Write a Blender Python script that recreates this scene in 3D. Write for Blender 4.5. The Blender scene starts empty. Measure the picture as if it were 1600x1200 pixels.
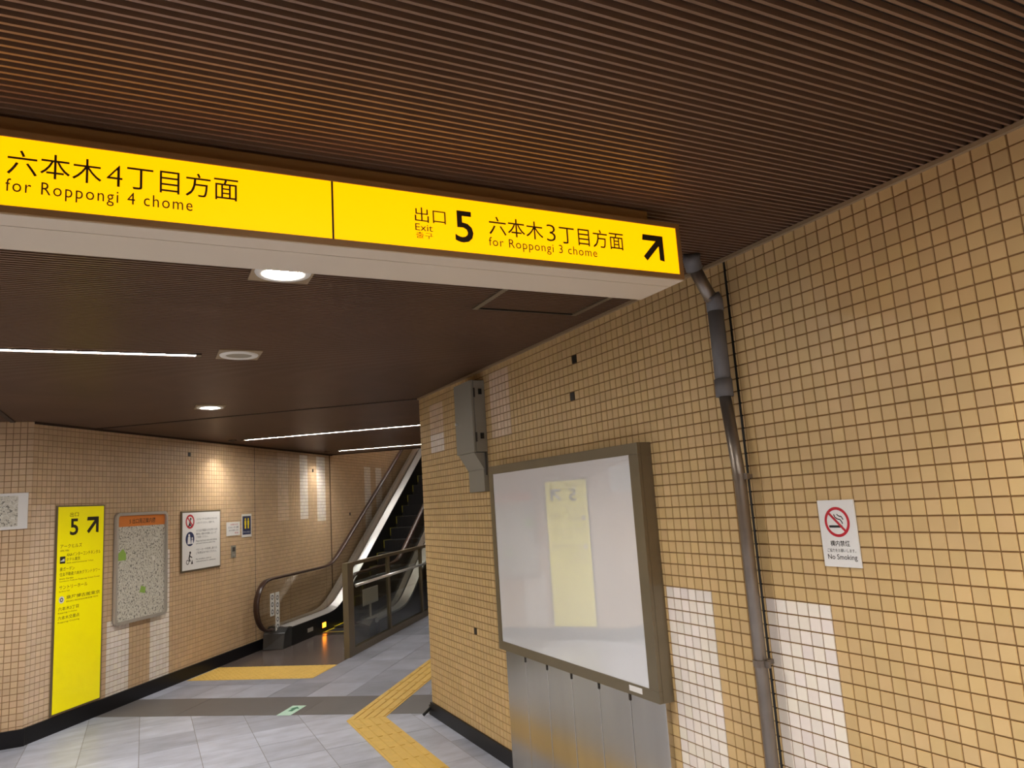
import bpy, math, random
from mathutils import Vector, Matrix
random.seed(7)

# ------------------------------------------------------------------ camera
YAW, PITCH, ROLL, FPX = math.radians(27.01), math.radians(9.054), math.radians(-3.736), 1137.95
CAM = Vector((0, 0, 1.677))
_f = Vector((math.sin(YAW)*math.cos(PITCH), math.cos(YAW)*math.cos(PITCH), math.sin(PITCH)))
_r0 = Vector((math.cos(YAW), -math.sin(YAW), 0)); _u0 = _r0.cross(_f)
_r = math.cos(ROLL)*_r0 + math.sin(ROLL)*_u0
_u = -math.sin(ROLL)*_r0 + math.cos(ROLL)*_u0
scene = bpy.context.scene
COL = scene.collection
cd = bpy.data.cameras.new('camera'); cam = bpy.data.objects.new('camera', cd); COL.objects.link(cam)
cd.sensor_width = 36; cd.lens = FPX*36/1600; cd.clip_start = 0.02; cd.clip_end = 100
cam.matrix_world = Matrix(((_r.x, _u.x, -_f.x, CAM.x), (_r.y, _u.y, -_f.y, CAM.y), (_r.z, _u.z, -_f.z, CAM.z), (0, 0, 0, 1)))
scene.camera = cam
# ------------------------------------------------------------------ world, exposure
w = bpy.data.worlds.new('world'); scene.world = w; w.use_nodes = True
w.node_tree.nodes['Background'].inputs[0].default_value = (1.0, 0.93, 0.85, 1)
w.node_tree.nodes['Background'].inputs[1].default_value = 0.02
vs = scene.view_settings
vs.view_transform = 'Standard'; vs.look = 'None'; vs.exposure = 1.5; vs.gamma = 1.0; vs.use_curve_mapping = False
LAMP_COL = (1.0, 0.955, 0.89)
E_LINE, E_DOWN, E_REAR, E_SPOT, E_SHAFT = 27.0, 80.0, 36.0, 12.0, 18.0
E_BEAM = 28.0

# ------------------------------------------------------------------ helpers
A = math.radians(37.54)
Ld = Vector((math.sin(A), math.cos(A), 0)); Ln = Vector((math.cos(A), -math.sin(A), 0))
TH = math.pi/2 - A              # rotation that turns local x into the left wall's direction
W = 2.115; NL = -5.1436; H = 2.6
def Lp(s, n, z=0): return Ld*s + Ln*n + Vector((0, 0, z))
def proj(P):
    d = Vector(P) - CAM; k = d.dot(_f)
    if k < 0.05: return None
    return (800 + FPX*d.dot(_r)/k, 600 - FPX*d.dot(_u)/k)
def inframe(P, m=40):
    q = proj(P)
    return q is not None and -m < q[0] < 1600+m and -m < q[1] < 1200+m

class MB:
    def __init__(s): s.v = []; s.f = []
    def face(s, pts):
        b = len(s.v); s.v += [tuple(p) for p in pts]; s.f.append(tuple(range(b, b+len(pts))))
    def box(s, x0, x1, y0, y1, z0, z1):
        b = len(s.v)
        s.v += [(x0,y0,z0),(x1,y0,z0),(x1,y1,z0),(x0,y1,z0),(x0,y0,z1),(x1,y0,z1),(x1,y1,z1),(x0,y1,z1)]
        s.f += [tuple(b+i for i in q) for q in ((0,3,2,1),(4,5,6,7),(0,1,5,4),(1,2,6,5),(2,3,7,6),(3,0,4,7))]
        return s
    def prism(s, poly, z0, z1):            # poly in xy, counter-clockwise
        b = len(s.v); n = len(poly)
        s.v += [(p[0], p[1], z0) for p in poly] + [(p[0], p[1], z1) for p in poly]
        s.f.append(tuple(b+i for i in reversed(range(n)))); s.f.append(tuple(b+n+i for i in range(n)))
        for i in range(n):
            j = (i+1) % n; s.f.append((b+i, b+j, b+n+j, b+n+i))
        return s
    def slab(s, poly, y0, y1):             # poly in xz, extruded along y (y0 is the front)
        b = len(s.v); n = len(poly)
        s.v += [(p[0], y0, p[1]) for p in poly] + [(p[0], y1, p[1]) for p in poly]
        s.f.append(tuple(b+i for i in range(n))); s.f.append(tuple(b+n+i for i in reversed(range(n))))
        for i in range(n):
            j = (i+1) % n; s.f.append((b+j, b+i, b+n+i, b+n+j))
        return s
    def ring(s, cx, cz, r0, r1, y0, y1, n=40):     # flat ring facing -y
        for i in range(n):
            a0, a1 = 2*math.pi*i/n, 2*math.pi*(i+1)/n
            s.slab([(cx+r0*math.cos(a0), cz+r0*math.sin(a0)), (cx+r1*math.cos(a0), cz+r1*math.sin(a0)),
                    (cx+r1*math.cos(a1), cz+r1*math.sin(a1)), (cx+r0*math.cos(a1), cz+r0*math.sin(a1))], y0, y1)
        return s
    def disc(s, cx, cz, r, y0, y1, n=32):
        return s.slab([(cx+r*math.cos(2*math.pi*i/n), cz+r*math.sin(2*math.pi*i/n)) for i in range(n)], y0, y1)
    def stroke(s, pts, wd, y0, y1):        # thick polyline in xz
        for (ax, az), (bx, bz) in zip(pts[:-1], pts[1:]):
            dx, dz = bx-ax, bz-az; l = math.hypot(dx, dz) or 1; nx, nz = -dz/l*wd/2, dx/l*wd/2
            s.slab([(ax-nx, az-nz), (bx-nx, bz-nz), (bx+nx, bz+nz), (ax+nx, az+nz)], y0, y1)
        return s
    def lathe(s, prof, cx=0, cy=0, n=32):  # prof of (r, z) about a vertical axis
        b = len(s.v); m = len(prof)
        for i in range(n):
            a = 2*math.pi*i/n
            s.v += [(cx+r*math.cos(a), cy+r*math.sin(a), z) for r, z in prof]
        for i in range(n):
            j = (i+1) % n
            for k in range(m-1):
                s.f.append((b+i*m+k, b+j*m+k, b+j*m+k+1, b+i*m+k+1))
        return s
    def tube(s, path, r, n=14, rx=None, up=None):
        P = [Vector(p) for p in path]; b = len(s.v); m = len(P)
        rx = rx or r
        for i, p in enumerate(P):
            t = (P[min(i+1, m-1)] - P[max(i-1, 0)]).normalized()
            u0 = Vector(up) if up else (Vector((0, 0, 1)) if abs(t.z) < 0.9 else Vector((0, 1, 0)))
            a = t.cross(u0).normalized(); c = a.cross(t).normalized()
            for k in range(n):
                g = 2*math.pi*k/n
                s.v.append(tuple(p + a*rx*math.cos(g) + c*r*math.sin(g)))
        for i in range(m-1):
            for k in range(n):
                l = (k+1) % n
                s.f.append((b+i*n+k, b+i*n+l, b+(i+1)*n+l, b+(i+1)*n+k))
        s.f.append(tuple(b+k for k in reversed(range(n)))); s.f.append(tuple(b+(m-1)*n+k for k in range(n)))
        return s
    def loft(s, sections, closed=True):    # list of equal-length point loops
        b = len(s.v); n = len(sections[0]); m = len(sections)
        for sec in sections: s.v += [tuple(p) for p in sec]
        for i in range(m-1):
            for k in range(n if closed else n-1):
                l = (k+1) % n
                s.f.append((b+i*n+k, b+i*n+l, b+(i+1)*n+l, b+(i+1)*n+k))
        if closed:
            s.f.append(tuple(b+k for k in reversed(range(n)))); s.f.append(tuple(b+(m-1)*n+k for k in range(n)))
        return s
    def mesh(s, name, mat, smooth=False):
        me = bpy.data.meshes.new(name); me.from_pydata(s.v, [], s.f)
        import bmesh
        bm = bmesh.new(); bm.from_mesh(me); bmesh.ops.recalc_face_normals(bm, faces=bm.faces); bm.to_mesh(me); bm.free()
        if mat: me.materials.append(M[mat])
        if smooth:
            for p in me.polygons: p.use_smooth = True
        return me
    def build(s, name, mat, parent=None, smooth=False, bevel=0):
        o = bpy.data.objects.new(name, s.mesh(name, mat, smooth)); COL.objects.link(o)
        if parent: o.parent = parent
        if bevel:
            md = o.modifiers.new('bevel', 'BEVEL'); md.width = bevel; md.segments = 2; md.limit_method = 'ANGLE'
        return o
def tag(o, label=None, cat=None, group=None, kind=None):
    if label: o['label'] = label
    if cat: o['category'] = cat
    if group: o['group'] = group
    if kind: o['kind'] = kind
    return o
def thing(name, label, cat, loc=(0, 0, 0), rz=0, group=None, kind=None):
    o = bpy.data.objects.new(name, None); COL.objects.link(o); o.location = loc; o.rotation_euler = (0, 0, rz)
    o.empty_display_size = 0.1
    return tag(o, label, cat, group, kind)
def inst(me, name, parent, loc=(0, 0, 0), color=None):
    o = bpy.data.objects.new(name, me); COL.objects.link(o); o.parent = parent; o.location = loc
    if color: o.color = color
    return o
def clip(poly, nx, ny, c):                 # keep nx*x+ny*y <= c
    out = []
    for i in range(len(poly)):
        p, q = poly[i], poly[(i+1) % len(poly)]
        dp, dq = nx*p[0]+ny*p[1]-c, nx*q[0]+ny*q[1]-c
        if dp <= 0: out.append(p)
        if (dp < 0 < dq) or (dq < 0 < dp):
            t = dp/(dp-dq); out.append((p[0]+t*(q[0]-p[0]), p[1]+t*(q[1]-p[1])))
    return out
def area(poly): return 0.5*abs(sum(poly[i][0]*poly[(i+1) % len(poly)][1]-poly[(i+1) % len(poly)][0]*poly[i][1] for i in range(len(poly))))
def text(parent, body, x0, x1, z0, z1, y, mat, bold=0.0, name='lettering', space=1.0):
    """lettering fitted into the rectangle x0..x1, z0..z1 on the face y of its thing, facing -y"""
    cu = bpy.data.curves.new(name, 'FONT'); cu.body = body; cu.size = 1; cu.resolution_u = 3; cu.offset = bold; cu.space_character = space
    cu.fill_mode = 'FRONT'
    o = bpy.data.objects.new(name, cu); COL.objects.link(o)
    dg = bpy.context.evaluated_depsgraph_get(); me = bpy.data.meshes.new_from_object(o.evaluated_get(dg), depsgraph=dg)
    bpy.data.objects.remove(o); bpy.data.curves.remove(cu)
    xs = [v.co.x for v in me.vertices]; ys = [v.co.y for v in me.vertices]
    ax, bx, ay, by = min(xs), max(xs), min(ys), max(ys)
    sx, sy = (x1-x0)/(bx-ax), (z1-z0)/(by-ay)
    for v in me.vertices:
        v.co = Vector((x0+(v.co.x-ax)*sx, y, z0+(v.co.y-ay)*sy))
    me.materials.clear(); me.materials.append(M[mat]); me.name = name
    r = bpy.data.objects.new(name, me); COL.objects.link(r); r.parent = parent
    return r

# ------------------------------------------------------------------ materials
M = {}
def lin(c):
    return tuple(((x/255)/12.92 if x/255 <= 0.04045 else ((x/255+0.055)/1.055)**2.4) for x in c)
def mat(name, col, rough=0.5, metal=0.0, spec=0.5, noise=0.0, nscale=8.0, bump=0.0, bscale=60.0, emit=None, estr=0, coat=0.0, vec=(1, 1, 1), source=None, vary=0.0, rnoise=0.0, bdist=0.005):
    m = bpy.data.materials.new(name); m.use_nodes = True; nt = m.node_tree; N = nt.nodes; b = N['Principled BSDF']
    b.inputs['Roughness'].default_value = rough; b.inputs['Metallic'].default_value = metal
    b.inputs['Specular IOR Level'].default_value = spec; b.inputs['Coat Weight'].default_value = coat
    b.inputs['Coat Roughness'].default_value = 0.02
    tc = N.new('ShaderNodeTexCoord'); mp = N.new('ShaderNodeMapping'); mp.inputs['Scale'].default_value = vec
    geo = N.new('ShaderNodeNewGeometry'); nt.links.new(geo.outputs['Position'], mp.inputs['Vector'])
    if source == 'attr':
        at = N.new('ShaderNodeAttribute'); at.attribute_name = 'tint'; src = at.outputs['Color']
    elif source == 'object':
        oi = N.new('ShaderNodeObjectInfo'); src = oi.outputs['Color']
    else:
        rg = N.new('ShaderNodeRGB'); rg.outputs[0].default_value = (*col, 1); src = rg.outputs[0]
    if noise or vary:
        hs = N.new('ShaderNodeHueSaturation'); nt.links.new(src, hs.inputs['Color'])
        nz = N.new('ShaderNodeTexNoise'); nz.inputs['Scale'].default_value = nscale; nz.inputs['Detail'].default_value = 5
        nt.links.new(mp.outputs[0], nz.inputs['Vector'])
        mr = N.new('ShaderNodeMapRange'); mr.inputs[1].default_value = 0.25; mr.inputs[2].default_value = 0.75
        mr.inputs[3].default_value = 1-noise; mr.inputs[4].default_value = 1+noise
        nt.links.new(nz.outputs['Fac'], mr.inputs[0]); nt.links.new(mr.outputs[0], hs.inputs['Value']); src = hs.outputs[0]
        if vary:
            oi = N.new('ShaderNodeObjectInfo'); m2 = N.new('ShaderNodeMapRange')
            m2.inputs[3].default_value = 1-vary; m2.inputs[4].default_value = 1+vary
            nt.links.new(oi.outputs['Random'], m2.inputs[0])
            mm = N.new('ShaderNodeMath'); mm.operation = 'MULTIPLY'
            nt.links.new(mr.outputs[0], mm.inputs[0]); nt.links.new(m2.outputs[0], mm.inputs[1]); nt.links.new(mm.outputs[0], hs.inputs['Value'])
        if rnoise:
            m3 = N.new('ShaderNodeMapRange'); m3.inputs[3].default_value = max(0.02, rough-rnoise); m3.inputs[4].default_value = rough+rnoise
            nt.links.new(nz.outputs['Fac'], m3.inputs[0]); nt.links.new(m3.outputs[0], b.inputs['Roughness'])
    nt.links.new(src, b.inputs['Base Color'])
    if bump:
        n2 = N.new('ShaderNodeTexNoise'); n2.inputs['Scale'].default_value = bscale; n2.inputs['Detail'].default_value = 4
        nt.links.new(mp.outputs[0], n2.inputs['Vector'])
        bp = N.new('ShaderNodeBump'); bp.inputs['Strength'].default_value = bump; bp.inputs['Distance'].default_value = bdist
        nt.links.new(n2.outputs['Fac'], bp.inputs['Height']); nt.links.new(bp.outputs[0], b.inputs['Normal'])
    if emit:
        b.inputs['Emission Color'].default_value = (*emit, 1); b.inputs['Emission Strength'].default_value = estr
    M[name] = m
    return m
def glass(name, tint, base=0.04):
    m = bpy.data.materials.new(name); m.use_nodes = True; nt = m.node_tree; N = nt.nodes
    N.remove(N['Principled BSDF']); out = N['Material Output']
    tr = N.new('ShaderNodeBsdfTransparent'); tr.inputs[0].default_value = (*tint, 1)
    gl = N.new('ShaderNodeBsdfGlossy'); gl.inputs['Roughness'].default_value = 0.03
    lw = N.new('ShaderNodeLayerWeight'); lw.inputs['Blend'].default_value = 0.5
    pw = N.new('ShaderNodeMath'); pw.operation = 'POWER'; pw.inputs[1].default_value = 5.0; nt.links.new(lw.outputs['Facing'], pw.inputs[0])
    fr = N.new('ShaderNodeMath'); fr.operation = 'MULTIPLY_ADD'; fr.inputs[1].default_value = 1-base; fr.inputs[2].default_value = base; nt.links.new(pw.outputs[0], fr.inputs[0])
    mx = N.new('ShaderNodeMixShader')
    nt.links.new(fr.outputs[0], mx.inputs[0]); nt.links.new(tr.outputs[0], mx.inputs[1]); nt.links.new(gl.outputs[0], mx.inputs[2])
    nt.links.new(mx.outputs[0], out.inputs['Surface']); M[name] = m

mat('tile', (0.5, 0.4, 0.3), rough=0.42, source='attr', noise=0.07, nscale=3.0)
mat('tile_single', (0.5, 0.4, 0.3), rough=0.42, source='object', noise=0.07, nscale=3.0)
mat('grout', lin((136, 104, 64)), rough=0.9, noise=0.1, nscale=10)
mat('grout_l', lin((158, 126, 92)), rough=0.9, noise=0.1, nscale=10)
mat('plain_wall', lin((170, 140, 100)), rough=0.7)
mat('slat', lin((114, 88, 70)), rough=0.34, noise=0.1, nscale=2.0)
mat('ceiling_back', lin((30, 19, 13)), rough=0.8)
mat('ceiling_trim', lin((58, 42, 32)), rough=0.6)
mat('pale_trim', lin((150, 128, 98)), rough=0.6)
mat('stone', lin((176, 180, 194)), rough=0.33, noise=0.24, nscale=4.0, bump=0.4, bscale=9.0, vec=(1.0, 2.2, 1), vary=0.2, rnoise=0.05, bdist=0.004)
mat('stone_l', lin((158, 161, 174)), rough=0.34, noise=0.2, nscale=4.0, bump=0.25, bscale=10.0, vary=0.2, bdist=0.003)
mat('dark_stone', lin((104, 100, 100)), rough=0.42, noise=0.08, nscale=4, vary=0.05)
mat('joint', lin((146, 144, 144)), rough=0.9)
mat('landing', lin((118, 106, 100)), rough=0.25, metal=0.35, noise=0.06, nscale=12)
mat('tactile', lin((222, 184, 92)), rough=0.6, noise=0.07, nscale=14)
mat('skirting', (0.006, 0.006, 0.008), rough=0.4, spec=0.3)
mat('frame_bronze', lin((128, 117, 96)), rough=0.38, metal=0.55, noise=0.05)
mat('board_white', lin((226, 227, 229)), rough=0.008, noise=0.03, nscale=2.5)
M['board_white'].node_tree.nodes['Principled BSDF'].inputs['IOR'].default_value = 3.1
mat('steel', (0.56, 0.54, 0.50), rough=0.24, metal=1.0, noise=0.08, nscale=6, vec=(1, 1, .2))
mat('polished_steel', (0.78, 0.77, 0.75), rough=0.28, metal=0.7)
mat('grey_paint', lin((142, 138, 126)), rough=0.45)
mat('dark_grey', lin((58, 54, 50)), rough=0.5)
mat('newel', lin((74, 74, 74)), rough=0.25, metal=0.5)
mat('black', (0.006, 0.006, 0.006), rough=0.45)
mat('step_black', (0.012, 0.012, 0.014), rough=0.5)
mat('rubber', lin((58, 38, 30)), rough=0.3)
mat('pipe_steel', lin((138, 128, 118)), rough=0.33, metal=0.8, noise=0.15, nscale=9)
mat('pipe_wrap', lin((104, 102, 102)), rough=0.55, noise=0.12, nscale=15)
mat('white_print', lin((232, 230, 226)), rough=0.4)
mat('ink', (0.012, 0.010, 0.008), rough=0.6)
mat('ink_soft', lin((70, 68, 70)), rough=0.6)
mat('sign_ink', (0.02, 0.012, 0.0), rough=0.7)
mat('red', lin((190, 28, 44)), rough=0.5)
mat('navy', lin((34, 44, 84)), rough=0.5)
mat('yellow_print', lin((246, 222, 20)), rough=0.5)
mat('step_yellow', lin((150, 140, 40)), rough=0.5)
mat('yellow_panel', lin((255, 240, 0)), rough=0.28, emit=(1.0, 0.86, 0.0), estr=0.06)
mat('orange_print', lin((226, 132, 54)), rough=0.4)
mat('green_print', lin((150, 186, 84)), rough=0.4)
mat('mint', lin((196, 232, 214)), rough=0.4)
mat('dark_green', lin((60, 130, 100)), rough=0.4)
mat('silver_frame', lin((200, 194, 184)), rough=0.35, metal=0.5)
mat('sign_frame', lin((146, 110, 66)), rough=0.5, metal=0.2)
mat('sign_soffit', lin((205, 190, 168)), rough=0.5)
mat('lamp_white', lin((225, 220, 210)), rough=0.5)
mat('lens_off', lin((150, 140, 120)), rough=0.5)
mat('sign_light', (0.5, 0.25, 0.0), rough=0.5, spec=0.15, emit=(1.0, 0.36, 0.0), estr=0.64)
mat('lamp_line', (1, 1, 1), emit=LAMP_COL, estr=E_LINE)
mat('lamp_down', (1, 1, 1), emit=LAMP_COL, estr=E_DOWN)
mat('lamp_rear', (1, 1, 1), emit=LAMP_COL, estr=E_REAR)
mat('lamp_shaft', (1, 1, 1), emit=LAMP_COL, estr=E_SHAFT)
mat('led_orange', (1, 0.3, 0.0), emit=(1.0, 0.26, 0.01), estr=4.0)
glass('rail_glass', (0.86, 0.85, 0.82))
glass('barrier_glass', (0.80, 0.82, 0.80))
def make_map():
    m = mat('map_print', lin((190, 186, 172)), rough=0.3)
    nt = m.node_tree; N = nt.nodes; b = N['Principled BSDF']
    geo = N.new('ShaderNodeNewGeometry')
    vo = N.new('ShaderNodeTexVoronoi'); vo.feature = 'DISTANCE_TO_EDGE'; vo.inputs['Scale'].default_value = 26
    nz = N.new('ShaderNodeTexNoise'); nz.inputs['Scale'].default_value = 58; nz.inputs['Detail'].default_value = 3
    nt.links.new(geo.outputs['Position'], vo.inputs['Vector']); nt.links.new(geo.outputs['Position'], nz.inputs['Vector'])
    r1 = N.new('ShaderNodeValToRGB'); r1.color_ramp.elements[0].position = 0.03; r1.color_ramp.elements[1].position = 0.07
    r1.color_ramp.elements[0].color = (*lin((226, 223, 212)), 1); r1.color_ramp.elements[1].color = (*lin((206, 201, 186)), 1)
    r2 = N.new('ShaderNodeValToRGB'); r2.color_ramp.elements[0].position = 0.38; r2.color_ramp.elements[1].position = 0.45
    r2.color_ramp.elements[0].color = (0.12, 0.12, 0.11, 1); r2.color_ramp.elements[1].color = (1, 1, 1, 1)
    mx = N.new('ShaderNodeMix'); mx.data_type = 'RGBA'; mx.blend_type = 'MULTIPLY'; mx.inputs[0].default_value = 0.8
    nt.links.new(vo.outputs['Distance'], r1.inputs[0]); nt.links.new(nz.outputs['Fac'], r2.inputs[0])
    nt.links.new(r1.outputs[0], mx.inputs[6]); nt.links.new(r2.outputs[0], mx.inputs[7]); nt.links.new(mx.outputs[2], b.inputs['Base Color'])
make_map()

# ------------------------------------------------------------------ the setting: tiled walls
BEIGE = lin((206, 175, 123)); BEIGE_L = lin((208, 178, 142)); PALE = lin((236, 226, 214)); PINK = lin((222, 196, 166)); DARK = (0.012, 0.009, 0.006)
PITCHT = 0.05
def tint(c, v=0.06):
    k = 1 + random.uniform(-v, v); return (min(1, c[0]*k), min(1, c[1]*k*(1+random.uniform(-.015, .015))), min(1, c[2]*k*(1+random.uniform(-.04, .04))), 1)
tile_me = None
def tile_geo(mb, u0, z0, g=0.0023, d=0.004, b=0.0012):
    x0, x1, z1 = u0+g, u0+PITCHT-g, z0+PITCHT-g; z0 += g
    k = len(mb.v)
    mb.v += [(x0, 0, z0), (x1, 0, z0), (x1, 0, z1), (x0, 0, z1), (x0+b, -d, z0+b), (x1-b, -d, z0+b), (x1-b, -d, z1-b), (x0+b, -d, z1-b)]
    mb.f += [tuple(k+i for i in q) for q in ((4,5,6,7), (0,1,5,4), (1,2,6,5), (2,3,7,6), (3,0,4,7))]
def tile_wall(parent, u0, u1, z0, z1, colour, skip=lambda u, z: False, single=0, to_world=None, name='tile'):
    """tiles on the wall's local plane y=0 facing -y; the `single` that show largest become objects"""
    cells = []
    nu, nz_ = int(round((u1-u0)/PITCHT)), int((z1-z0)/PITCHT + 0.5)
    for i in range(nu):
        for j in range(nz_):
            u, z = u0+i*PITCHT, z1-(j+1)*PITCHT
            if skip(u+.025, z+.025): continue
            cells.append((u, z))
    chosen = set()
    if single:
        sc = []
        for u, z in cells:
            P = to_world(u+.025, z+.025)
            if inframe(P, -4):
                a, b_, c = proj(to_world(u, z)), proj(to_world(u+.05, z)), proj(to_world(u, z+.05))
                sc.append((-abs((b_[0]-a[0])*(c[1]-a[1])-(b_[1]-a[1])*(c[0]-a[0])), u, z))
        sc.sort(); chosen = {(u, z) for _, u, z in sc[:single]}
    mb = MB(); cols = []
    sm = MB(); tile_geo(sm, -.025, -.025); sme = sm.mesh(name, 'tile_single')
    for u, z in cells:
        c = tint(colour(u+.025, z+.025))
        if (u, z) in chosen:
            inst(sme, name, parent, (u+.025, 0, z+.025), c)
        else:
            tile_geo(mb, u, z); cols += [c]*8
    me = bpy.data.meshes.new('tile_field'); me.from_pydata(mb.v, [], mb.f); me.materials.append(M['tile'])
    at = me.color_attributes.new('tint', 'FLOAT_COLOR', 'POINT')
    at.data.foreach_set('color', [x for c in cols for x in c])
    o = bpy.data.objects.new('tile_field', me); COL.objects.link(o); o.parent = parent; o['kind'] = 'stuff'
    return o
def rects(lst, default):
    def f(u, z):
        for (a, b_, c, d, col) in lst:
            if a < u < b_ and c < z < d: return col
        return default
    return f

# right wall: local x runs towards the camera (-Y), local y into the wall
Y1 = 5.95
wr = thing('wall_right', 'long beige mosaic tiled wall carrying the white board and the no smoking sign', 'wall', (W+0.004, 0, 0), -math.pi/2, kind='structure')
MB().box(-Y1, 3.0, 0.0, 0.3, 0, H+.1).build('wall_core', 'grout', wr)
patch = [(-2.75, -2.45, 0, 1.25, PALE), (-2.15, -1.85, 0, 1.25, PALE), (-5.69, -5.39, 2.1, 2.25, PALE), (-5.69, -5.39, 2.25, 2.5, PINK), (-4.52, -4.2, 2.1, 2.55, PINK),
         (-3.40, -3.35, 2.40, 2.45, DARK), (-3.45, -3.40, 2.2, 2.25, DARK), (-4.99, -4.94, .75, .80, DARK), (-1.12, -1.07, 0.95, 1.0, DARK)]
tile_wall(wr, -5.95, 3.0, 0.1, 2.60, rects(patch, BEIGE),
          skip=lambda u, z: -4.4 < u < -2.83 and z < .72,
          single=300, to_world=lambda u, z: Vector((W, -u, z)))
MB().box(-2.169, -2.158, -0.0055, 0.002, 0.0, H).build('expansion_joint', 'black', wr)
bb = MB().box(-5.96, -4.43, -0.014, 0.0, 0, 0.10).build('baseboard_right', 'skirting'); bb.location = (W, 0, 0); bb.rotation_euler = (0, 0, -math.pi/2)
tag(bb, 'low black baseboard along the foot of the wall beside the white board', 'baseboard', kind='structure')
tr = MB().box(-Y1, 3.0, -0.016, 0.0, H-.014, H).build('trim_1', 'pale_trim'); tr.location = (W, 0, 0); tr.rotation_euler = (0, 0, -math.pi/2)
tag(tr, 'thin light trim where the right tiled wall meets the slatted ceiling', 'trim', kind='structure')

# left wall (diagonal): local x = along the wall (s), local y into the wall
S0 = 5.293
wl = thing('wall_left', 'diagonal tan mosaic wall with the yellow exit panel and the framed map', 'wall', Lp(0, NL-0.004), TH, kind='structure')
MB().box(S0, 17.0, 0.0, 0.3, 0, 7.0).build('wall_core', 'grout_l', wl)
def left_col(u, z):
    for (a, b_, c, d, col) in ((6.22, 6.52, 0, .78, PALE), (6.80, 7.10, 0, 1.4, PALE), (9.42, 9.72, 1.62, 2.55, PINK), (10.05, 10.3, 1.6, 2.55, PALE), (10.6, 10.9, 1.57, 2.55, PALE),
                               (12.5, 12.8, 1.2, 2.45, PALE), (13.05, 13.35, 1.3, 2.45, PALE), (13.6, 13.9, 1.6, 2.4, PINK), (5.28, 5.56, 0, 1.9, PINK),
                               (7.38, 7.43, 2.38, 2.43, DARK), (10.45, 10.5, 2.29, 2.34, DARK), (11.82, 11.87, 1.62, 1.67, DARK)):
        if a < u < b_ and c < z < d: return col
    return BEIGE_L
tile_wall(wl, 5.3, 11.05, 0.10, 2.6, left_col)
tile_wall(wl, 11.1, 16.0, 0.10, 4.6, left_col)
for s in (8.80, 11.075):
    MB().box(s-.004, s+.004, -0.0048, 0.001, 0.1, H).build('expansion_joint', 'dark_grey', wl)
bl = MB().box(S0-.01, 9.0, -0.02, 0.0, 0, 0.13).build('baseboard_left', 'skirting'); bl.location = Lp(0, NL); bl.rotation_euler = (0, 0, TH)
tag(bl, 'black baseboard along the foot of the wall under the yellow exit panel', 'baseboard', kind='structure')
tl = MB().box(S0, 11.15, -0.016, 0.0, H-.02, H).build('shadow_gap_strip', 'ceiling_trim'); tl.location = Lp(0, NL); tl.rotation_euler = (0, 0, TH)  # dark strip paints the shadow gap between wall and ceiling
tag(tl, 'dark brown strip painting the shadow gap along the top of the diagonal tiled wall', 'trim', kind='structure')
# front wall facing the camera at far left
YF = 7.325; XB = -0.845
wf = thing('wall_front', 'short tiled wall at the left edge that faces the viewer and holds a white poster', 'wall', (0, YF+.004, 0), 0, kind='structure')
MB().box(-4.0, XB-.003, 0, .3, 0, H+.1).build('wall_core', 'grout_l', wf)
tile_wall(wf, -3.995, XB, 0.10, 2.6, lambda u, z: BEIGE_L)
bf = MB().box(-4.0, XB+.012, -0.02, 0, 0, .13).build('baseboard_front', 'skirting'); bf.location = (0, YF, 0)
tag(bf, 'black baseboard under the short tiled wall at the left edge', 'baseboard', kind='structure')
# walls that close the hall outside the view
def plain(name, label, loc, rz, x0, x1, z1, mat_='plain_wall', z0=0):
    o = MB().box(x0, x1, 0, .2, z0, z1).build(name, mat_); o.location = loc; o.rotation_euler = (0, 0, rz)
    return tag(o, label, 'wall', kind='structure')
plain('wall_side', 'plain beige wall closing the hall on its left side', (-4.0, 0, 0), math.pi/2, -3.0, YF, H+.1)
plain('wall_back', 'plain beige wall closing the hall behind the viewer', (0, -3.0, 0), math.pi, -2.1, 4.0, H+.1)
NC = Ln.dot(Vector((W, Y1, 0)))
plain('wall_passage', 'beige wall of the side passage behind the corner of the tiled wall', Lp(0, NC+.02), TH+math.pi, -17.0, -6.05, H+.1)
plain('wall_end', 'beige wall at the far end of the passage beside the escalator', Lp(17.0, 0), TH-math.pi/2, -5.3, -NC, 7.0) if False else None
we = MB().box(17.0, 17.2, -NC, -NL+.2, 0, 7.0).build('wall_end', 'plain_wall'); we.rotation_euler = (0, 0, TH)
tag(we, 'beige wall at the far end of the passage beside the escalator', 'wall', kind='structure')
wsh = MB().box(11.15, 17.0, 3.5, 3.62, H, 7.0).build('wall_shaft', 'plain_wall'); wsh.rotation_euler = (0, 0, TH)
tag(wsh, 'upper wall of the escalator shaft opposite the tiled wall', 'wall', kind='structure')

# ------------------------------------------------------------------ ceiling
ce = thing('ceiling', 'low ceiling of thin dark brown slats with dark gaps over the hall', 'ceiling', (0, 0, 0), 0, kind='structure')
SB = 6.0                                   # line where the slats turn with the diagonal wall
def xlim(y): return min(W, (SB - y*math.cos(A))/math.sin(A))
back = MB()
poly = [(-4, -3), (W+.2, -3), (W+.2, Y1+.0), (xlim(Y1)+.0, Y1), (xlim(8.1), 8.1), (-4, 8.1)]
back.prism(poly, H+.016, H+.12)
back.build('ceiling_backing', 'ceiling_back', ce)
SP = 0.025
field = MB(); y = -3.0; k = 0
meshes = {}
while y < 7.9:
    x1 = xlim(y+.006); x0 = -4.0 if y < YF else (NL + y*math.sin(A))/math.cos(A)
    if x1 - x0 < .02: break
    if 0.55 < y < 3.6:
        if 'slat' not in meshes: meshes['slat'] = MB().box(-4.0, W, 0, .0075, 0, .017).mesh('slat', 'slat')
        inst(meshes['slat'], 'slat', ce, (0, y, H))
    else:
        field.box(x0, x1, y, y+.0075, H, H+.016)
    y += SP
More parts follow.
